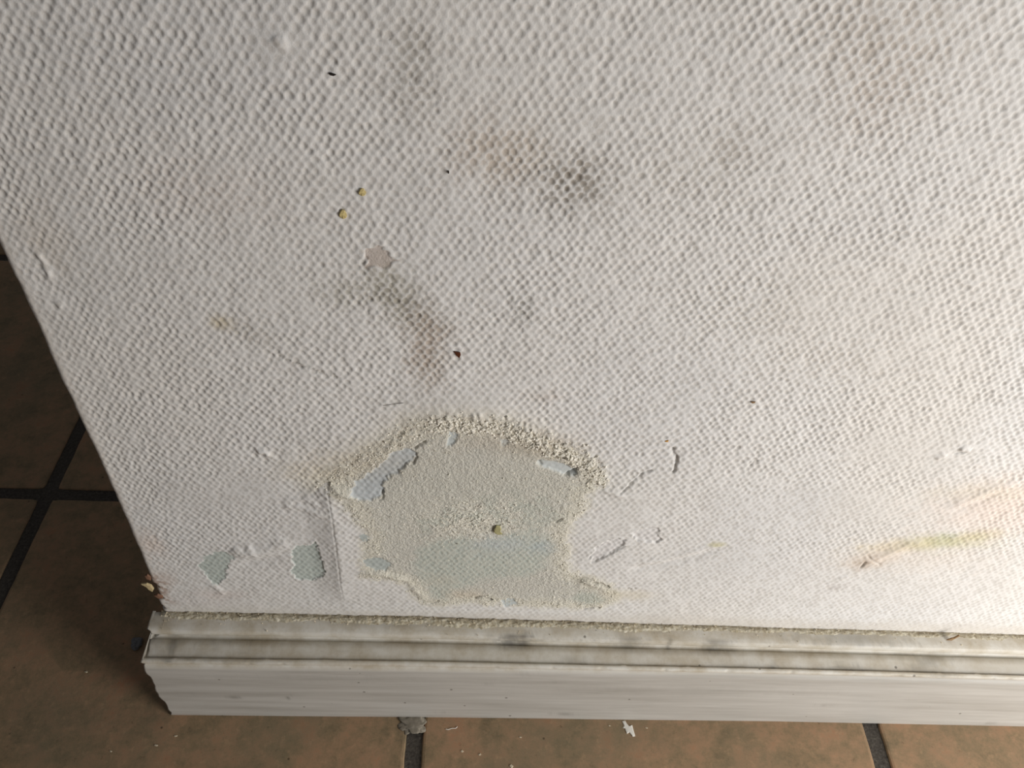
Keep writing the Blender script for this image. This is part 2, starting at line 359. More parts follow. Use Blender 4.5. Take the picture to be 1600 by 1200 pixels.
def stain(px, py, rx, ry, col, k, inhol=.7, rot=0, pw=1.2, sc=6):
    c = at(px, py) * 1000; a = math.radians(rot); u = (X - c[0]) * math.cos(a) + (Z - c[2]) * math.sin(a); v = -(X - c[0]) * math.sin(a) + (Z - c[2]) * math.cos(a)
    e = (u / rx) ** 2 + (v / ry) ** 2; e = e * (1 + .8 * fbm(X / sc, Z / sc, int(px + py) % 89, 3)); m = np.exp(-np.clip(e, 0, 9) ** pw) * (.68 if inhol > .5 else .8)
    tint(s2l(*col), m * k * ((1 - inhol) + inhol * sst(.1, .6, Wv)))
for q in [(895, 285, 11, 11, (120, 108, 92), .85, .85), (885, 290, 20, 15, (150, 140, 125), .4, .9), (770, 240, 16, 13, (170, 145, 120), .55, .7), (815, 235, 18, 10, (180, 165, 140), .35, .7),
          (600, 445, 11, 10, (150, 144, 122), .75, .6), (635, 485, 17, 9, (140, 132, 110), .75, .7, -50), (668, 530, 9, 17, (158, 136, 116), .8, .6), (665, 575, 8, 12, (165, 146, 126), .7, .7),
          (530, 460, 9, 7, (160, 155, 138), .6, .7), (640, 130, 8, 18, (150, 142, 128), .55, .8), (655, 70, 5, 6, (150, 142, 128), .5, .8), (1150, 225, 9, 8, (160, 148, 132), .45, .8),
          (1075, 270, 24, 12, (170, 160, 142), .3, .8), (815, 485, 5, 8, (140, 138, 130), .55, .8), (345, 505, 5, 4, (190, 170, 120), .6, .2), (390, 520, 12, 6, (160, 150, 132), .4, .6, -25),
          (1390, 90, 24, 24, (178, 160, 140), .35, .85), (1370, 160, 16, 16, (180, 160, 140), .3, .8), (1350, 40, 30, 14, (185, 170, 150), .3, .8), (320, 300, 26, 14, (205, 185, 170), .25, .5),
          (1180, 480, 20, 14, (190, 180, 160), .25, .8), (1300, 560, 30, 12, (205, 195, 180), .25, .8), (560, 720, 30, 10, (205, 190, 165), .35, .3), (850, 620, 10, 4, (180, 160, 140), .3, .4),
          (1465, 846, 15, 7, (168, 180, 138), .9, .25, 8), (1530, 838, 13, 6, (205, 196, 148), .75, .1, 10), (1410, 852, 22, 7, (222, 206, 168), .7, .1, 12), (1370, 872, 14, 9, (216, 190, 158), .4, .15, 25),
          (1350, 880, 8, 6, (190, 165, 138), .45, .3), (1560, 800, 34, 24, (240, 216, 198), .4, .05), (1590, 780, 30, 26, (244, 218, 200), .35, .05), (1440, 870, 40, 14, (238, 216, 192), .25, .05),
          (1305, 918, 5, 4, (180, 172, 165), .55, .2), (1500, 850, 20, 5, (210, 204, 160), .5, .1), (1540, 770, 30, 8, (226, 214, 188), .4, .1), (985, 930, 18, 6, (225, 215, 190), .6, .1),
          (230, 850, 8, 12, (222, 190, 165), .4, .1), (250, 905, 8, 10, (215, 185, 165), .4, .1), (340, 930, 18, 6, (215, 195, 185), .4, .1), (280, 940, 40, 7, (216, 206, 200), .4, .0),
          (725, 928, 12, 5, (222, 205, 180), .6, .1), (690, 905, 10, 6, (210, 200, 180), .4, .1), (912, 905, 4, 4, (150, 145, 132), .6, .0), (60, 370, 10, 16, (205, 190, 170), .35, .2),
          (480, 740, 16, 8, (222, 210, 185), .5, .3), (1120, 852, 5, 2, (190, 180, 110), .7, .0), (780, 850, 16, 8, (196, 204, 206), .6, .0), (850, 855, 8, 6, (190, 202, 206), .5, 0),
          (800, 760, 60, 20, (206, 205, 190), .25, .0), (800, 690, 30, 8, (190, 165, 135), .3, .2), (850, 705, 20, 6, (178, 160, 130), .35, .2)]:
    stain(*q)
for yy, aa in ((.7, 10), (1.0, 5)):
    pass
foot = sst(14, 0, Z - 79 + 3 * fbm(X / 9, Z / 9, 222, 3)); tint(s2l(214, 206, 194), foot * .55)
tint(s2l(104, 92, 76), np.clip(DIRT_SHADE, 0, 1) * .85)
edge = sst(5, 0, np.abs(Xc + 1) + 1.5 * vn(Z / 4, Xc, 8)); tint(s2l(214, 204, 192), edge * .35)
chip = sst(9, 2, Xc + 4 * vn(Z / 4, Z * 0, 14)) * sst(124, 116, Z) * sst(86, 96, Z); tint(s2l(150, 110, 80), chip * .55 * (vn(X / 2, Z / 2, 3) > -.1))

# --- lay the relief on the wall, wrapped round the corner
RAD = 3.0; arc = RAD * math.pi / 2
s_ = -Xc; th = np.clip(s_ / arc, 0, 1) * math.pi / 2
xw = np.where(s_ <= 0, X, corner + (RAD - RAD)) ; yw = np.zeros_like(X)
m_ = s_ > 0
xw = np.where(m_, corner + RAD - RAD * np.sin(th) - 0 * s_, X + RAD * np.exp(-np.clip(Xc, 0, None) / 6.0) * 0 + np.where(Xc < 30, RAD * (1 - np.clip(Xc, 0, 30) / 30), 0))
yw = np.where(m_, RAD - RAD * np.cos(th) + np.clip(s_ - arc, 0, None), 0)
nx = np.where(m_, -np.sin(th), 0); ny = np.where(m_, -np.cos(th), -1)
hf = np.where(Xc > 0, 1, .6)
PX = xw + nx * H * hf; PY = yw + ny * H * hf
V = np.stack([PX, PY, Z], -1).reshape(-1, 3) / 1000
nr, nc = X.shape; idx = np.arange(nr * nc).reshape(nr, nc)
F = np.stack([idx[:-1, :-1], idx[:-1, 1:], idx[1:, 1:], idx[1:, :-1]], -1).reshape(-1, 4)
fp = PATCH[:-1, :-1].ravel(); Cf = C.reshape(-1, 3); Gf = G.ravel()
def attrs(o, c, g):
    a = o.data.attributes.new('tint', 'FLOAT_COLOR', 'POINT'); a.data.foreach_set('color', np.concatenate([c, np.ones((len(c), 1))], 1).astype(np.float32).ravel())
    a = o.data.attributes.new('grain', 'FLOAT', 'POINT'); a.data.foreach_set('value', g.astype(np.float32))
def sub(name, faces, mat, parent, extra=None):
    used = np.unique(faces); remap = np.zeros(len(V), np.int64); remap[used] = np.arange(len(used))
    v, f, c, g = V[used], remap[faces], Cf[used], Gf[used]
    if extra is not None:
        ev, ef = extra; f = np.concatenate([f, ef + len(v)]); v = np.concatenate([v, ev]); c = np.concatenate([c, np.tile(PAPER * .97, (len(ev), 1))]); g = np.concatenate([g, np.full(len(ev), .3)])
    o = mesh_np(name, v, f, mat, parent); attrs(o, c, g); return o
# the rest of the wall: above, to the right, below behind the skirting, its end, its back
T = .115; x0, x1 = .0895, float(xs[-1] + 88) / 1000; Xf = 2.6; zt = 2.3; zb = .0745; zz = float(zs[-1]) / 1000
qs = []
def quad(a, b, c, d): qs.append((a, b, c, d))
quad((x1 - .0006, 0, 0), (Xf, 0, 0), (Xf, 0, zt), (x1 - .0006, 0, zt))
quad((x0, 0, zz - .0006), (x1, 0, zz - .0006), (x1, 0, zt), (x0, 0, zt))
quad((x0, 0, 0), (x1, 0, 0), (x1, 0, zb), (x0, 0, zb))
quad((x0, T, 0), (x0, 0, 0), (x0, 0, zb), (x0, T, zb)); quad((x0, T, zz), (x0, 0, zz), (x0, 0, zt), (x0, T, zt))
quad((x0, T, zb), (x0, .020, zb), (x0, .020, zz), (x0, T, zz))
quad((Xf, T, 0), (x0, T, 0), (x0, T, zt), (Xf, T, zt)); quad((Xf, 0, 0), (Xf, T, 0), (Xf, T, zt), (Xf, 0, zt)); quad((x0, 0, zt), (Xf, 0, zt), (Xf, T, zt), (x0, T, zt))
ev = np.array([p for q in qs for p in q], float); ef = np.arange(len(ev)).reshape(-1, 4)
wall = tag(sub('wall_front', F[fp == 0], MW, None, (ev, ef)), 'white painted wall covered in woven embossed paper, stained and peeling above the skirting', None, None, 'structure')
tag(sub('bare_plaster_patch', F[fp == 1], MP, wall), 'crumbling grey green plaster patch with a chalky rim above the skirting')
tag(sub('peeled_spot', F[fp == 2], MP, wall), 'small pale green peeled spot nearest the wall corner')
tag(sub('peeled_spot', F[fp == 3], MP, wall), 'small pale green peeled spot just left of the paper seam')
tag(sub('peeled_spot', F[fp == 4], MP, wall), 'pinkish star shaped spot where the paint flaked off')
def relief(px, py):                             # y of the wall surface seen at a pixel, metres
    p = at(px, py) * 1000; j = int(round((p[0] - 88 - xs[0]) / STEP)); i = int(round((p[2] - zs[0]) / STEP))
    return p[0] / 1000, -H[max(i, 0), j] / 1000, p[2] / 1000

# =================================================================== SKIRTING
BX = [.0825, .1589, .2652, .3689, .4828, .5514, .661]; BY = [0.0302, 0.0296, 0.0285, 0.028, 0.0272, 0.0273, 0.0276]
def board_y(x): return -float(np.interp(x, BX, BY))      # front face, the board is not quite parallel
def board_top(x): return .0795 - .0055 * np.clip((x - .25) / .40, 0, 1.4)
prof = [(-.02, 0), (.0, 1.0), (.012, 1.004), (.10, 1.002), (.20, 1.004), (.30, 1.003), (.385, .999), (.415, .988), (.425, .968), (.420, .948), (.405, .935), (.35, .922),
        (.36, .905), (.405, .884), (.44, .882), (.47, .902), (.62, .897), (.74, .890), (.825, .882), (.84, .868), (.86, .872), (.88, .902), (.92, .906), (.955, .900), (.968, .885), (.955, .868), (.935, .856), (.965, .846), (1.0, .82)]
prof += [(1.0, k) for k in np.linspace(.78, .06, 16)] + [(.999, .03), (.992, .008), (.985, .0)]
prof = prof[1:]
bxs = np.concatenate([np.arange(.0815, 1.0, .0009), np.linspace(1.01, 2.6, 40)])
np_ = len(prof); Vb = []
for k, x in enumerate(bxs):
    yb = board_y(min(x, .72)); zt_ = board_top(x)
    for j, (u, w) in enumerate(prof): Vb.append((x, yb * u, zt_ * w))
Vb = np.array(Vb).reshape(len(bxs), np_, 3)
bx = Vb[..., 0] * 1000; tj = np.cumsum(np.r_[0, np.hypot(*np.diff(np.array(prof) * [31, 79], axis=0).T)])[None, :] * np.ones_like(bx)
wob = .07 * fbm(bx / 60, tj / 20, 301, 3) + .10 * fbm(bx / 9, tj / 2.6, 302, 3) * (tj < 46) + .03 * fbm(bx / 25, tj / 4, 303, 3)
Vb[..., 1] -= wob / 1000; Vb[..., 2] += np.where(tj < 40, .6 * wob / 1000, 0)
nick = np.clip(vn(bx / 5, tj / 2.5, 305) - .55, 0, 1) * (np.abs(tj - tj[0, 22]) < 2.5); Vb[..., 1] += nick * 1.4 / 1000
# ragged sawn end
endj = .0030 * fbm(tj[0] / 7, tj[0] * 0 + 2, 311, 5, .65) + .0013 * np.abs(vn(tj[0] / .9, tj[0] * 0, 312)) + .004 * np.exp(-((tj[0] - 21) / 4) ** 2) - .0012 * (tj[0] > 42) * (tj[0] < 60)
bot = np.clip((tj[0] - 60) / 40, 0, 1) * .0002
fall = np.exp(-(bx - bx[0, 0]) / 6.0)
Vb[..., 0] += fall * (endj + bot)[None, :]
Fb = []
ib = np.arange(len(bxs) * np_).reshape(len(bxs), np_)
Fb = np.stack([ib[:-1, :-1], ib[:-1, 1:], ib[1:, 1:], ib[1:, :-1]], -1).reshape(-1, 4)
VbF = Vb.reshape(-1, 3)
# closing faces (end grain against the wall, back, underside)
back = np.array([(v[0], 0.0006, v[2]) for v in Vb[0]]); o_ = len(VbF)
endF = np.array([[ib[0, j + 1], ib[0, j], o_ + j, o_ + j + 1] for j in range(np_ - 1)])
m, nt, b = nt_new('skirting_paint'); v = objpos(nt)
mp = nod(nt, 'ShaderNodeMapping'); mp.inputs['Scale'].default_value = (6, 60, 90); nt.links.new(v, mp.inputs[0])
streak = noise(nt, mp.outputs[0], 1.2, 6, .62)
c = mix(nt, s2l(172, 167, 158), s2l(196, 192, 184), ramp(nt, streak, [(.32, 0.0), (.62, 1.0)]))
sp = nod(nt, 'ShaderNodeSeparateXYZ'); nt.links.new(v, sp.inputs[0])
blot = noise(nt, v, 60, 5, .65)
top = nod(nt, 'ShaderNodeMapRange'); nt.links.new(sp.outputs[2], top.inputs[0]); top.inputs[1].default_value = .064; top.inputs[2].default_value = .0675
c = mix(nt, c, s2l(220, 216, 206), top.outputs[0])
d1 = nod(nt, 'ShaderNodeMath', operation='MULTIPLY'); nt.links.new(top.outputs[0], d1.inputs[0]); nt.links.new(ramp(nt, blot, [(.38, .1), (.66, .75)]), d1.inputs[1])
c = mix(nt, c, s2l(178, 164, 138), d1.outputs[0])                          # brownish dirt on the mouldings
gr = noise(nt, mp.outputs[0], 3.2, 5, .7); c = mix(nt, c, s2l(150, 146, 138), ramp(nt, gr, [(.62, 0.0), (.76, .4)]))
spk = nod(nt, 'ShaderNodeTexVoronoi'); spk.inputs['Scale'].default_value = 70; nt.links.new(v, spk.inputs['Vector'])
c = mix(nt, s2l(100, 92, 82), c, ramp(nt, spk.outputs['Distance'], [(.045, .25), (.075, 1.0)]))
sc_ = nod(nt, 'ShaderNodeAttribute', attribute_name='scuff'); c = mix(nt, c, s2l(112, 108, 100), sc_.outputs['Fac'])
nt.links.new(c, b.inputs['Base Color']); b.inputs['Roughness'].default_value = .5; b.inputs['Specular IOR Level'].default_value = .3
bump(nt, b, gr, .15, .0003); MS = m
skirt = tag(mesh_np('baseboard_front', np.concatenate([VbF, back]), np.concatenate([Fb, endF]), MS), 'cream white moulded skirting board, scuffed, with a ragged sawn end', None, None, 'structure')

# scuffs rubbed into the paint
SC = np.zeros(len(VbF) + len(back))
for px, py, pl, rx, ry, k, slope in [(800, 988, -.011, 7, 1.4, .8, -.25), (818, 995, -.011, 5, 1.2, .8, -.3), (1050, 994, -.011, 1.5, 3, .5, 0), (1118, 998, -.011, 5, 1.2, .6, .1), (1126, 1002, -.011, 8, .8, .5, 0),
        (985, 999, -.011, 9, .6, .5, 0), (1215, 1026, -.022, 4, 1.6, .6, 0), (1170, 1024, -.022, 14, 3, .3, 0), (900, 1022, -.022, 8, 2, .35, 0), (1460, 1028, -.022, 10, 1.6, .35, 0), (1110, 1037, -.027, 10, 1, .5, 0),
        (1160, 1038, -.027, 14, 1, .55, 0), (840, 1035, -.027, 30, .8, .5, 0), (330, 1030, -.027, 24, .7, .45, 0), (1360, 1046, -.027, 30, .9, .45, 0), (1330, 1037, -.022, 18, .7, .5, .02),
        (768, 1067, -.0285, 4, 1.2, .35, 0), (866, 1068, -.0285, 3, 1, .35, 0), (880, 1117, -.0285, 5, 1.2, .5, 0), (690, 1117, -.0295, 2, 1.4, .5, 0), (822, 1055, -.0285, 5, 1, .4, 0), (1003, 1046, -.0285, 3, 1.2, .5, 0),
        (365, 1090, -.030, 12, .6, .5, -.15), (450, 1091, -.030, 1.6, 1.6, .7, .8), (270, 1073, -.030, 6, .6, .5, 0), (262, 1037, -.030, 3, .8, .6, 0), (1290, 1102, -.0275, 6, 1, .3, 0), (1460, 1060, -.0275, 20, .6, .4, .05),
        (610, 975, -.006, 30, 1.5, .25, 0), (1550, 1130, -.0275, 4, 1, .4, 0), (730, 1116, -.0285, 6, .8, .3, 0), (500, 1060, -.0295, 40, 3, .15, 0), (1100, 1080, -.0275, 60, 4, .12, 0)]:
    p = at(px, py, pl) * 1000; u = VbF[:, 0] * 1000 - p[0]; w = VbF[:, 2] * 1000 - p[2] - slope * u; yy = VbF[:, 1] * 1000 - pl * 1000
    e = (u / rx) ** 2 + (w / ry) ** 2 * (abs(pl) > .026) + (yy / 1.6) ** 2 * (abs(pl) < .026); e = e * np.clip(1 + 1.8 * fbm(VbF[:, 0] * 300, VbF[:, 2] * 900 + VbF[:, 1] * 700, int(px) % 71, 4, .7), .35, 3)
    SC[:len(VbF)] = np.maximum(SC[:len(VbF)], k * np.exp(-np.clip(e, 0, 9)))
a_ = skirt.data.attributes.new('scuff', 'FLOAT', 'POINT'); a_.data.foreach_set('value', SC.astype(np.float32))

# grime line and crumbs lying on the skirting top, against the paper
m, nt, b = nt_new('dusty_plaster_crumbs'); v = objpos(nt)
n = noise(nt, v, 420, 5, .7); c = ramp(nt, n, [(.28, s2l(130, 116, 92)), (.42, s2l(182, 170, 144)), (.55, s2l(206, 198, 176)), (.72, s2l(232, 226, 208))])
big = noise(nt, v, 24, 4); c = mix(nt, c, s2l(120, 108, 88), ramp(nt, big, [(.55, 0.0), (.75, .5)]))
sy = nod(nt, 'ShaderNodeSeparateXYZ'); nt.links.new(v, sy.inputs[0]); my = nod(nt, 'ShaderNodeMapRange'); nt.links.new(sy.outputs[1], my.inputs[0]); my.inputs[1].default_value = -.0034; my.inputs[2].default_value = -.0008
n4 = noise(nt, v, 130, 5, .7); mm_ = nod(nt, 'ShaderNodeMath', operation='MULTIPLY'); nt.links.new(my.outputs[0], mm_.inputs[0]); nt.links.new(ramp(nt, n4, [(.38, .15), (.62, .8)]), mm_.inputs[1])
c = mix(nt, c, s2l(112, 98, 76), mm_.outputs[0])
nt.links.new(c, b.inputs['Base Color']); b.inputs['Roughness'].default_value = .95; bump(nt, b, n, .5, .0006); MD = m
dx_ = np.arange(.0865, 1.0, .00055); dv = np.linspace(0, 1, 22); DX, DV = np.meshgrid(dx_, dv, indexing='ij')
thick = .45 + .55 * np.exp(-((DX - .20) / .17) ** 2) + .25 * np.exp(-((DX - .35) / .10) ** 2)
wid = (.0072 + .0035 * fbm(DX * 60, DX * 0, 401, 3)) * (.85 + .15 * thick) + .0008 * vn(DX * 900, DX * 0, 402)
hgt = np.sin(np.clip(DV * math.pi * .5 + math.pi * .5, 0, math.pi)) * .0013 * thick * (1 + .8 * fbm(DX * 300, DV * 9, 403, 3)) + .0004 * np.abs(fbm(DX * 800, DV * 14, 404, 2)) * (DV < .97)
DZ = board_top(DX) * 1.003 - .0002 + hgt * (1 - DV ** 4) - .0009 * DV ** 3
Vd = np.stack([DX, .0005 - DV * wid, DZ], -1).reshape(-1, 3); i_ = np.arange(Vd.shape[0]).reshape(DX.shape)
Fd = np.stack([i_[:-1, :-1], i_[:-1, 1:], i_[1:, 1:], i_[1:, :-1]], -1).reshape(-1, 4)
tag(mesh_np('plaster_dust', Vd, Fd, MD), 'beige line of fallen plaster dust and grit along the top of the skirting', 'dust', None, 'stuff')

def crumb_cloud(name, pts, sizes, mat, seed):   # many little angular grains in one mesh (uncountable)
    bm = bmesh.new(); bmesh.ops.create_icosphere(bm, subdivisions=1, radius=1); bv = np.array([v_.co[:] for v_ in bm.verts]); bf = np.array([[q.index for q in f.verts] for f in bm.faces]); bm.free()
    rg = np.random.default_rng(seed); VV = []; FF = []
    for k, (p, s) in enumerate(zip(pts, sizes)):
        q = bv * (1 + .35 * rg.normal(size=(len(bv), 1))) * s * np.array([1, .8, .8]) * (.7 + .6 * rg.random(3)); a = rg.random() * 6.28
        q = q @ np.array([[math.cos(a), 0, -math.sin(a)], [0, 1, 0], [math.sin(a), 0, math.cos(a)]]); VV.append(q + p); FF.append(bf + k * len(bv))
    return mesh_np(name, np.concatenate(VV), np.concatenate(FF), mat, None, False)
MCH = plain('chalky_crumb', s2l(238, 233, 220), .95, .08, 600); MBG = plain('beige_crumb', s2l(214, 202, 176), .95, .2, 900)
# crumbs sticking to the rim of the patch
pts = []; sz = []
for k in range(2600):
    t_ = RNG.random() * (len(top_rim) - 1); i = int(t_); w = i / (len(top_rim) - 1)
    if RNG.random() > .25 + .9 * (w > .35): continue
    q = top_rim[i] + (top_rim[i + 1] - top_rim[i]) * (t_ - i) + RNG.normal(0, 3.4, 2) - [0, 1.0]
    jx = int(round((q[0] - 88 - xs[0]) / STEP)); iz = int(round((q[1] - zs[0]) / STEP))
    if mA[iz, jx] > .3 or mB[iz, jx] > .3: continue
    pts.append((q[0] / 1000, -H[iz, jx] / 1000 - .0001, q[1] / 1000)); sz.append((.22 + .85 * RNG.random() ** 3) / 1000 * (1 if w > .35 else .75))
for k in range(1500):
    q = [at(745, 812)[0] * 1e3 + RNG.normal(0, 16), at(745, 812)[2] * 1e3 + RNG.normal(0, 9)]
    jx = int(round((q[0] - 88 - xs[0]) / STEP)); iz = int(round((q[1] - zs[0]) / STEP))
    if inside[iz, jx] < .5: continue
    pts.append((q[0] / 1000, -H[iz, jx] / 1000, q[1] / 1000)); sz.append((.2 + .35 * RNG.random() ** 2) / 1000)
cr = crumb_cloud('chalky_crumbs', pts, sz, MCH, 5); cr.parent = wall; tag(cr, 'white chalky crumbs clinging to the rim of the bare patch', None, None, 'stuff')
pts = []; sz = []
lo_, hi_ = OUT.min(0), OUT.max(0)
while len(pts) < 5200:
    q = lo_ + RNG.random(2) * (hi_ - lo_); jx = int(round((q[0] - 88 - xs[0]) / STEP)); iz = int(round((q[1] - zs[0]) / STEP))
    dd = D[iz, jx]; bare = max(mA[iz, jx], mB[iz, jx], mS1[iz, jx], mLow[iz, jx] * .85)
    if dd < -3 or RNG.random() < bare or RNG.random() > .10 + .9 * math.exp(-((dd - 1) / 7) ** 2) + .7 * lump[iz, jx]: continue
    pts.append((q[0] / 1000, -H[iz, jx] / 1000, q[1] / 1000)); sz.append((.16 + .42 * RNG.random() ** 3) / 1000)
cr = crumb_cloud('plaster_grains', pts, sz, plain('plaster_grain', s2l(228, 223, 207), .95, .08, 600), 15); cr.parent = wall; tag(cr, 'fine beige grains over the bare plaster', None, None, 'stuff')
# grit on the skirting ledges
pts = []; sz = []
for k in range(620):
    x = .09 + .62 * RNG.random() if k % 3 else np.clip(.2 + RNG.normal(0, .09), .09, .7); y = -.0003 - abs(RNG.normal(0, .0045)); y = max(y, -.0115)
    pts.append((x, y, float(board_top(x)) + .0004 + .0012 * (y > -.005))); sz.append((.15 + .38 * RNG.random() ** 3) / 1000)
tag(crumb_cloud('plaster_grit', pts, sz, MBG, 6), 'coarse cream grit scattered over the dust line on the skirting top', 'grit', None, 'stuff')

# =================================================================== FLOOR
P_ = .31; GA, GB = -.0661, .1501; gw = .0105
m, nt, b = nt_new('terracotta_tile'); v = objpos(nt)
n1 = noise(nt, v, 32, 9, .8); n2 = noise(nt, v, 9, 4, .6); n3 = noise(nt, v, 160, 5, .7)
c = ramp(nt, n1, [(.34, s2l(118, 104, 80)), (.46, s2l(146, 124, 95)), (.56, s2l(166, 134, 104)), (.68, s2l(172, 126, 94))])
c = mix(nt, c, s2l(126, 116, 92), ramp(nt, n2, [(.50, 0.0), (.68, .55)]))
c = mix(nt, c, s2l(196, 160, 124), ramp(nt, n3, [(.55, 0.0), (.75, .45)]))
c = mix(nt, c, s2l(80, 60, 42), ramp(nt, n3, [(.24, .75), (.38, 0.0)]))
vo = nod(nt, 'ShaderNodeTexVoronoi'); vo.inputs['Scale'].default_value = 55; nt.links.new(v, vo.inputs['Vector'])
c = mix(nt, s2l(46, 34, 26), c, ramp(nt, vo.outputs['Distance'], [(.02, .3), (.06, 1.0)]))
nt.links.new(c, b.inputs['Base Color']); b.inputs['Roughness'].default_value = .62; b.inputs['Specular IOR Level'].default_value = .3
bump(nt, b, n3, .35, .0006); MT = m
m, nt, b = nt_new('dark_grout'); v = objpos(nt); n = noise(nt, v, 500, 5, .7); n1 = noise(nt, v, 40, 4)
c = ramp(nt, n, [(.3, s2l(52, 46, 40)), (.6, s2l(84, 78, 70)), (.8, s2l(130, 124, 112))]); c = mix(nt, c, s2l(100, 94, 84), ramp(nt, n1, [(.5, 0.0), (.8, .5)]))
nt.links.new(c, b.inputs['Base Color']); b.inputs['Roughness'].default_value = .9; bump(nt, b, n, .8, .001); MG = m
Vt = []; Ft = []; mt = []
def addgrid(vs, fs, mi):
    o = sum(len(a) for a in Vt); Vt.append(np.array(vs)); Ft.append(np.array(fs) + o); mt.extend([mi] * len(fs))
addgrid([(-2.5, -2.2, -.0016), (3.2, -2.2, -.0016), (3.2, 3, -.0016), (-2.5, 3, -.0016)], [(0, 1, 2, 3)], 1)
for ix in range(-8, 11):
    for iy in range(-8, 10):
        xa, xb = GA + ix * P_ + gw / 2, GA + (ix + 1) * P_ - gw / 2; ya, yb = GB + iy * P_ + gw / 2, GB + (iy + 1) * P_ - gw / 2
        rg = np.random.default_rng(1000 + ix * 50 + iy); near = (abs(ix) < 4 and -3 < iy < 3); n_ = 64 if near else 4
        t_ = np.linspace(0, 1, n_ + 1)[:-1]
        ring = np.concatenate([np.stack([xa + (xb - xa) * t_, 0 * t_ + ya], 1), np.stack([0 * t_ + xb, ya + (yb - ya) * t_], 1), np.stack([xb - (xb - xa) * t_, 0 * t_ + yb], 1), np.stack([0 * t_ + xa, yb - (yb - ya) * t_], 1)])
        c_ = np.array([(xa + xb) / 2, (ya + yb) / 2]); q = ring - c_; hx = (xb - xa) / 2
        r_ = .0025; far = np.clip(np.abs(q) - (hx - r_), 0, None); L2 = np.hypot(far[:, 0], far[:, 1]); kk = np.where(L2 > r_, r_ / np.maximum(L2, 1e-9), 1)[:, None]
        q = np.sign(q) * (np.minimum(np.abs(q), hx - r_) + far * kk)
        nz_ = 1 + .0022 * fbm(q[:, 0] * 120 + ix * 9, q[:, 1] * 120 + iy * 7, 501, 3) * (near)
        vs = []
        for ins, z in ((0, -.0030), (.0003, -.0010), (.0010, -.0003), (.0024, 0.0)):
            s = (hx - ins) / hx; vs += [(c_[0] + a * s * w_, c_[1] + b_ * s * w_, z) for (a, b_), w_ in zip(q, nz_)]
        N = len(q); fs = [(k * N + i, k * N + (i + 1) % N, (k + 1) * N + (i + 1) % N, (k + 1) * N + i) for k in range(3) for i in range(N)]
        vs.append((c_[0], c_[1], 0)); fs += [(3 * N + i, 3 * N + (i + 1) % N, 4 * N, 4 * N) for i in range(N)]
        addgrid(vs, fs, 0)
me = bpy.data.meshes.new('floor'); VV = np.concatenate(Vt); FF = [tuple(dict.fromkeys(map(int, f))) for g in Ft for f in g]
me.from_pydata(VV.tolist(), [], FF); me.materials.append(MT); me.materials.append(MG); me.polygons.foreach_set('material_index', np.array(mt, np.int32)); me.update()
fo = bpy.data.objects.new('floor', me); COL.objects.link(fo); tag(fo, 'square terracotta floor tiles with wide dark grout lines', None, None, 'structure')

# =================================================================== SMALL THINGS
def chip_obj(name, outline, thick, loc, mat, normal='wall', seed=1, curl=0.0):
    """thin solid flake; outline in mm, in the plane of the wall (x,z) or the floor (x,y)"""
    rg = np.random.default_rng(seed); P = np.array(outline, float); n = len(P); c = P.mean(0); vs = []
    for lay, s, dz in ((0, 1.0, 0), (1, 1.0, thick * .7), (2, .82, thick)):
        for p in P:
            q = c + (p - c) * s; r = np.linalg.norm(q - c); vs.append((q[0], q[1], dz + curl * r * r + .15 * thick * rg.normal()))
    vs.append((c[0], c[1], thick * 1.05)); vs.append((c[0], c[1], 0))
    fs = [(l * n + i, l * n + (i + 1) % n, (l + 1) * n + (i + 1) % n, (l + 1) * n + i) for l in (0, 1) for i in range(n)]
    fs += [(2 * n + i, 2 * n + (i + 1) % n, 3 * n) for i in range(n)] + [((i + 1) % n, i, 3 * n + 1) for i in range(n)]
    if normal == 'wall': vs = [(a / 1000, -h / 1000, b_ / 1000) for a, b_, h in vs]
    else: vs = [(a / 1000, b_ / 1000, h / 1000) for a, b_, h in vs]
    me = bpy.data.meshes.new(name); me.from_pydata(vs, [], fs); me.materials.append(mat); me.update()
    bm = bmesh.new(); bm.from_mesh(me); bmesh.ops.recalc_face_normals(bm, faces=bm.faces); bm.to_mesh(me); bm.free()
    o = bpy.data.objects.new(name, me); COL.objects.link(o); o.location = loc; return o
def blob(n, r, seed, irr=.25, sx=1, sy=1):
    rg = np.random.default_rng(seed); a0 = rg.random() * 6; return [(r * sx * math.cos(t) * (1 + irr * math.sin(3 * t + a0) + irr * .5 * rg.normal()), r * sy * math.sin(t) * (1 + irr * math.cos(2 * t + a0) + irr * .5 * rg.normal())) for t in np.linspace(0, 2 * math.pi, n, endpoint=False)]
Mbrown = plain('brown_flake', s2l(86, 46, 26), .6); Mblack = plain('black_speck', s2l(40, 34, 30), .6); Mglue = plain('dried_glue', s2l(206, 188, 132), .6, .1)
Molive = plain('olive_drop', s2l(178, 172, 128), .6, .15); Mwhite = plain('white_paint_chip', s2l(236, 232, 222), .8, .05); Mochre = plain('ochre_chip', s2l(200, 180, 138), .8, .2)
Mred = plain('brick_crumb', s2l(132, 98, 78), .9, .25); Mdust = plain('grey_fluff', s2l(128, 130, 132), 1, .3); Mtan = plain('tan_splinter', s2l(150, 122, 88), .8, .2); Morange = plain('orange_speck', s2l(200, 150, 70), .6)
def on_wall(px, py, lift=.0001): x, y, z = relief(px, py); return (x, y - lift, z)
tag(chip_obj('paint_chip', [(-1.4, 1.6), (.2, 1.3), (1.5, 1.1), (1.7, -.4), (1.0, -2.3), (-.3, -.6)], .5, on_wall(714, 553), Mbrown), 'dark red brown triangular fleck on the wallpaper, middle of the wall', 'chip')
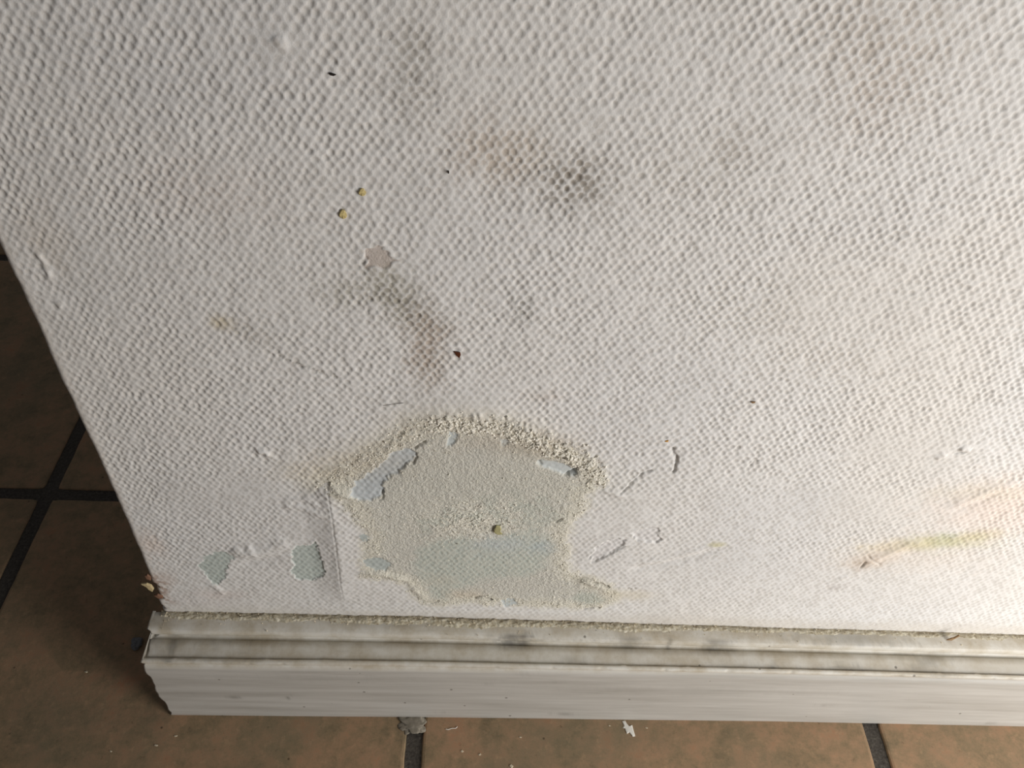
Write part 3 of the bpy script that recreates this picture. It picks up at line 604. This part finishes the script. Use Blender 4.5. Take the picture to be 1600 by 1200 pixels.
tag(chip_obj('dirt_speck', blob(7, .75, 2, .3, 1.5, .7), .4, on_wall(519, 116), Mblack), 'black elongated speck near the top of the wall', 'speck')
tag(chip_obj('dirt_speck', blob(7, .62, 3, .3, .5, 1.5), .4, on_wall(701, 268), Mblack), 'thin upright black speck left of the sooty stain', 'speck')
tag(chip_obj('dirt_speck', blob(7, .9, 4, .35, 1.1, .9), .5, on_wall(1177, 628), Mtan), 'small brown speck alone on the bright right part of the wall', 'speck')
tag(chip_obj('dirt_speck', blob(7, .8, 5, .3, 1.1, .8), .4, on_wall(1042, 689), Morange), 'tiny orange speck above the hairline crack', 'speck')
tag(chip_obj('glue_drop', blob(12, 1.35, 6, .1, 1, 1.1), .7, on_wall(566, 300), Mglue), 'upper of two dried yellow drops on the wallpaper', 'drop')
tag(chip_obj('glue_drop', blob(12, 1.5, 7, .12, 1, 1.3), .7, on_wall(536, 335), Mglue), 'lower of two dried yellow drops on the wallpaper', 'drop')
tag(chip_obj('glue_drop', [(-1.9, -2.2), (-2.1, .6), (-.9, 4.4), (1.0, 3.8), (1.9, 1.0), (1.3, -.8), (2.6, -3.6), (.4, -4.0), (-.9, -3.4)], .7, on_wall(778, 825, .0006), Molive), 'olive brown dried drop in the middle of the bare plaster patch', 'drop')
tag(chip_obj('plaster_chip', [(-4.6, 3.2), (-1.0, 4.0), (1.2, 2.0), (1.6, -2.4), (.2, -5.0), (-1.4, -3.0), (-2.2, .6)], 1.2, (.0862, .0008, .108), Mochre), 'yellowish torn chip jutting from the wall corner above the skirting', 'chip')
tag(chip_obj('brick_crumb', [(-2.6, 1.2), (0, 2.6), (2.6, .4), (2.2, -1.6), (-.4, -2.4)], 1.2, (.0892, .0002, .0985), Mred), 'reddish brown crumb in the broken wall corner', 'crumb')
tag(chip_obj('brick_crumb', [(-1.4, 2.2), (.6, 3.6), (1.8, 1.0), (1.0, -2.6), (-1.0, -1.6)], 1.0, (.0876, .0004, .1185), Mred), 'dark red sliver on the wall edge above the yellowish chip', 'crumb')
x, y, z = at(1498, 981, -.004); tag(chip_obj('wood_splinter', [(-3.0, -1.6), (-1.0, 1.0), (.4, 1.6), (2.4, 4.6), (3.4, 4.0), (1.6, .6), (.2, -1.8)], .8, (x, -.0050, float(board_top(x)) + .0024), Mtan), 'small brown splinter standing on the skirting top at the right', 'splinter')
# floor debris
tag(chip_obj('paint_flake', [(-2.9, 5.0), (-.9, 5.6), (.2, 3.2), (1.4, 1.8), (3.6, 2.6), (4.2, -1.2), (4.9, -4.8), (3.2, -5.2), (1.2, -2.4), (-.6, -3.4), (-1.4, .2), (-3.0, .6), (-2.0, 2.2)], .5, tuple(fl(980, 1139)), Mwhite, 'floor'), 'jagged white paint flake on the tile in front of the skirting', 'flake')
for (px, py, r, lab) in [(722, 1174, .9, 'white crumb on the tile, just right of the left front grout line'), (750, 1179, .9, 'white crumb on the tile, second right of the left front grout line'),
                         (799, 1197, 1.2, 'white crumb at the bottom edge between two front grout lines'), (813, 1152, .7, 'tiny white crumb on the tile, left of the jagged flake'),
                         (952, 1134, .6, 'tiny white crumb just left of the jagged flake'), (1010, 1137.5, .7, 'tiny white crumb just right of the jagged flake'),
                         (135, 1050, .9, 'pale crumb alone on the dark tile at far left'), (275, 1150, .8, 'pale crumb on the tile right below the sawn skirting end'),
                         (244, 1165, .9, 'pale crumb on the dark tile, below and left of the skirting end'), (173, 1174, .8, 'dim pale crumb on the dark tile near the bottom left')]:
    tag(chip_obj('plaster_crumb', blob(8, r * .85, int(px), .4, 1.25, .8), r * .45, tuple(fl(px, py)), MBG, 'floor'), lab, 'crumb', 'white crumbs on the floor tiles')
def tube(name, pts, r, mat):
    P = np.array(pts); t = np.linspace(0, len(P) - 1, 24); P = np.stack([np.interp(t, range(len(P)), P[:, k]) for k in range(3)], 1)
    P[1:-1] = (P[:-2] + P[1:-1] + P[2:]) / 3; V_ = []; F_ = []
    for k, p in enumerate(P):
        d = P[min(k + 1, 23)] - P[max(k - 1, 0)]; d /= np.linalg.norm(d); a = np.cross(d, [0, .3, 1]); a /= np.linalg.norm(a); b_ = np.cross(d, a); rr = r * (1 if 0 < k < 23 else .3)
        V_ += [p + rr * (math.cos(q) * a + math.sin(q) * b_) for q in np.linspace(0, 2 * math.pi, 8, endpoint=False)]
    F_ = [(k * 8 + i, k * 8 + (i + 1) % 8, k * 8 + 8 + (i + 1) % 8, k * 8 + 8 + i) for k in range(23) for i in range(8)]
    return mesh_np(name, np.array(V_), np.array(F_), mat)
tag(tube('lint_fibre', [fl(a, b_, .0003) for a, b_ in [(696, 1139), (700, 1140), (706, 1138), (712, 1138), (715, 1135)]], .00022, Mwhite), 'short pale fibre on the tile just right of the grout line', 'fibre')
hp = [relief(a, b_) for a, b_ in [(598, 633), (608, 632), (620, 630), (631, 629)]]; hy = min(q[1] for q in hp) - .0002
tag(tube('hair', [(q[0], hy, q[2]) for q in hp], .00010, Mblack), 'fine dark hair stuck to the wallpaper above the bare patch', 'hair')
# dust clump by the skirting end, mortar smear in the grout
def lump_obj(name, loc, r, sc, mat, seed, amp=.3, sub_=4):
    bm = bmesh.new(); bmesh.ops.create_icosphere(bm, subdivisions=sub_, radius=1)
    for v_ in bm.verts:
        a = np.array([v_.co.x]); b_ = np.array([v_.co.y]); k = 1 + amp * float(fbm(a * 2.6 + seed, b_ * 2.6 + v_.co.z * 2.1, seed, 4)[0]) * 1.6
        v_.co = Vector((v_.co.x * k * sc[0] * r, v_.co.y * k * sc[1] * r, max(v_.co.z, -.55) * k * sc[2] * r))
    me = bpy.data.meshes.new(name); bm.to_mesh(me); bm.free(); me.materials.append(mat)
    for p in me.polygons: p.use_smooth = True
    o = bpy.data.objects.new(name, me); COL.objects.link(o); o.location = loc; return o
w_ = fl(214, 1007); tag(lump_obj('dust_clump', (w_[0], w_[1], .0020), .0040, (.85, 1.1, .6), Mdust, 7, .35), 'dark grey clump of dust on the tile beside the skirting end', 'dust')
Mmort = plain('grey_mortar', s2l(136, 128, 114), .95, .4, 400)
w_ = fl(645, 1131); mo = lump_obj('mortar_smear', (w_[0], w_[1], .0003), .0080, (1.1, .8, .11), Mmort, 9, .35); tag(mo, 'grey mortar smear over the grout line where it meets the skirting', 'mortar')
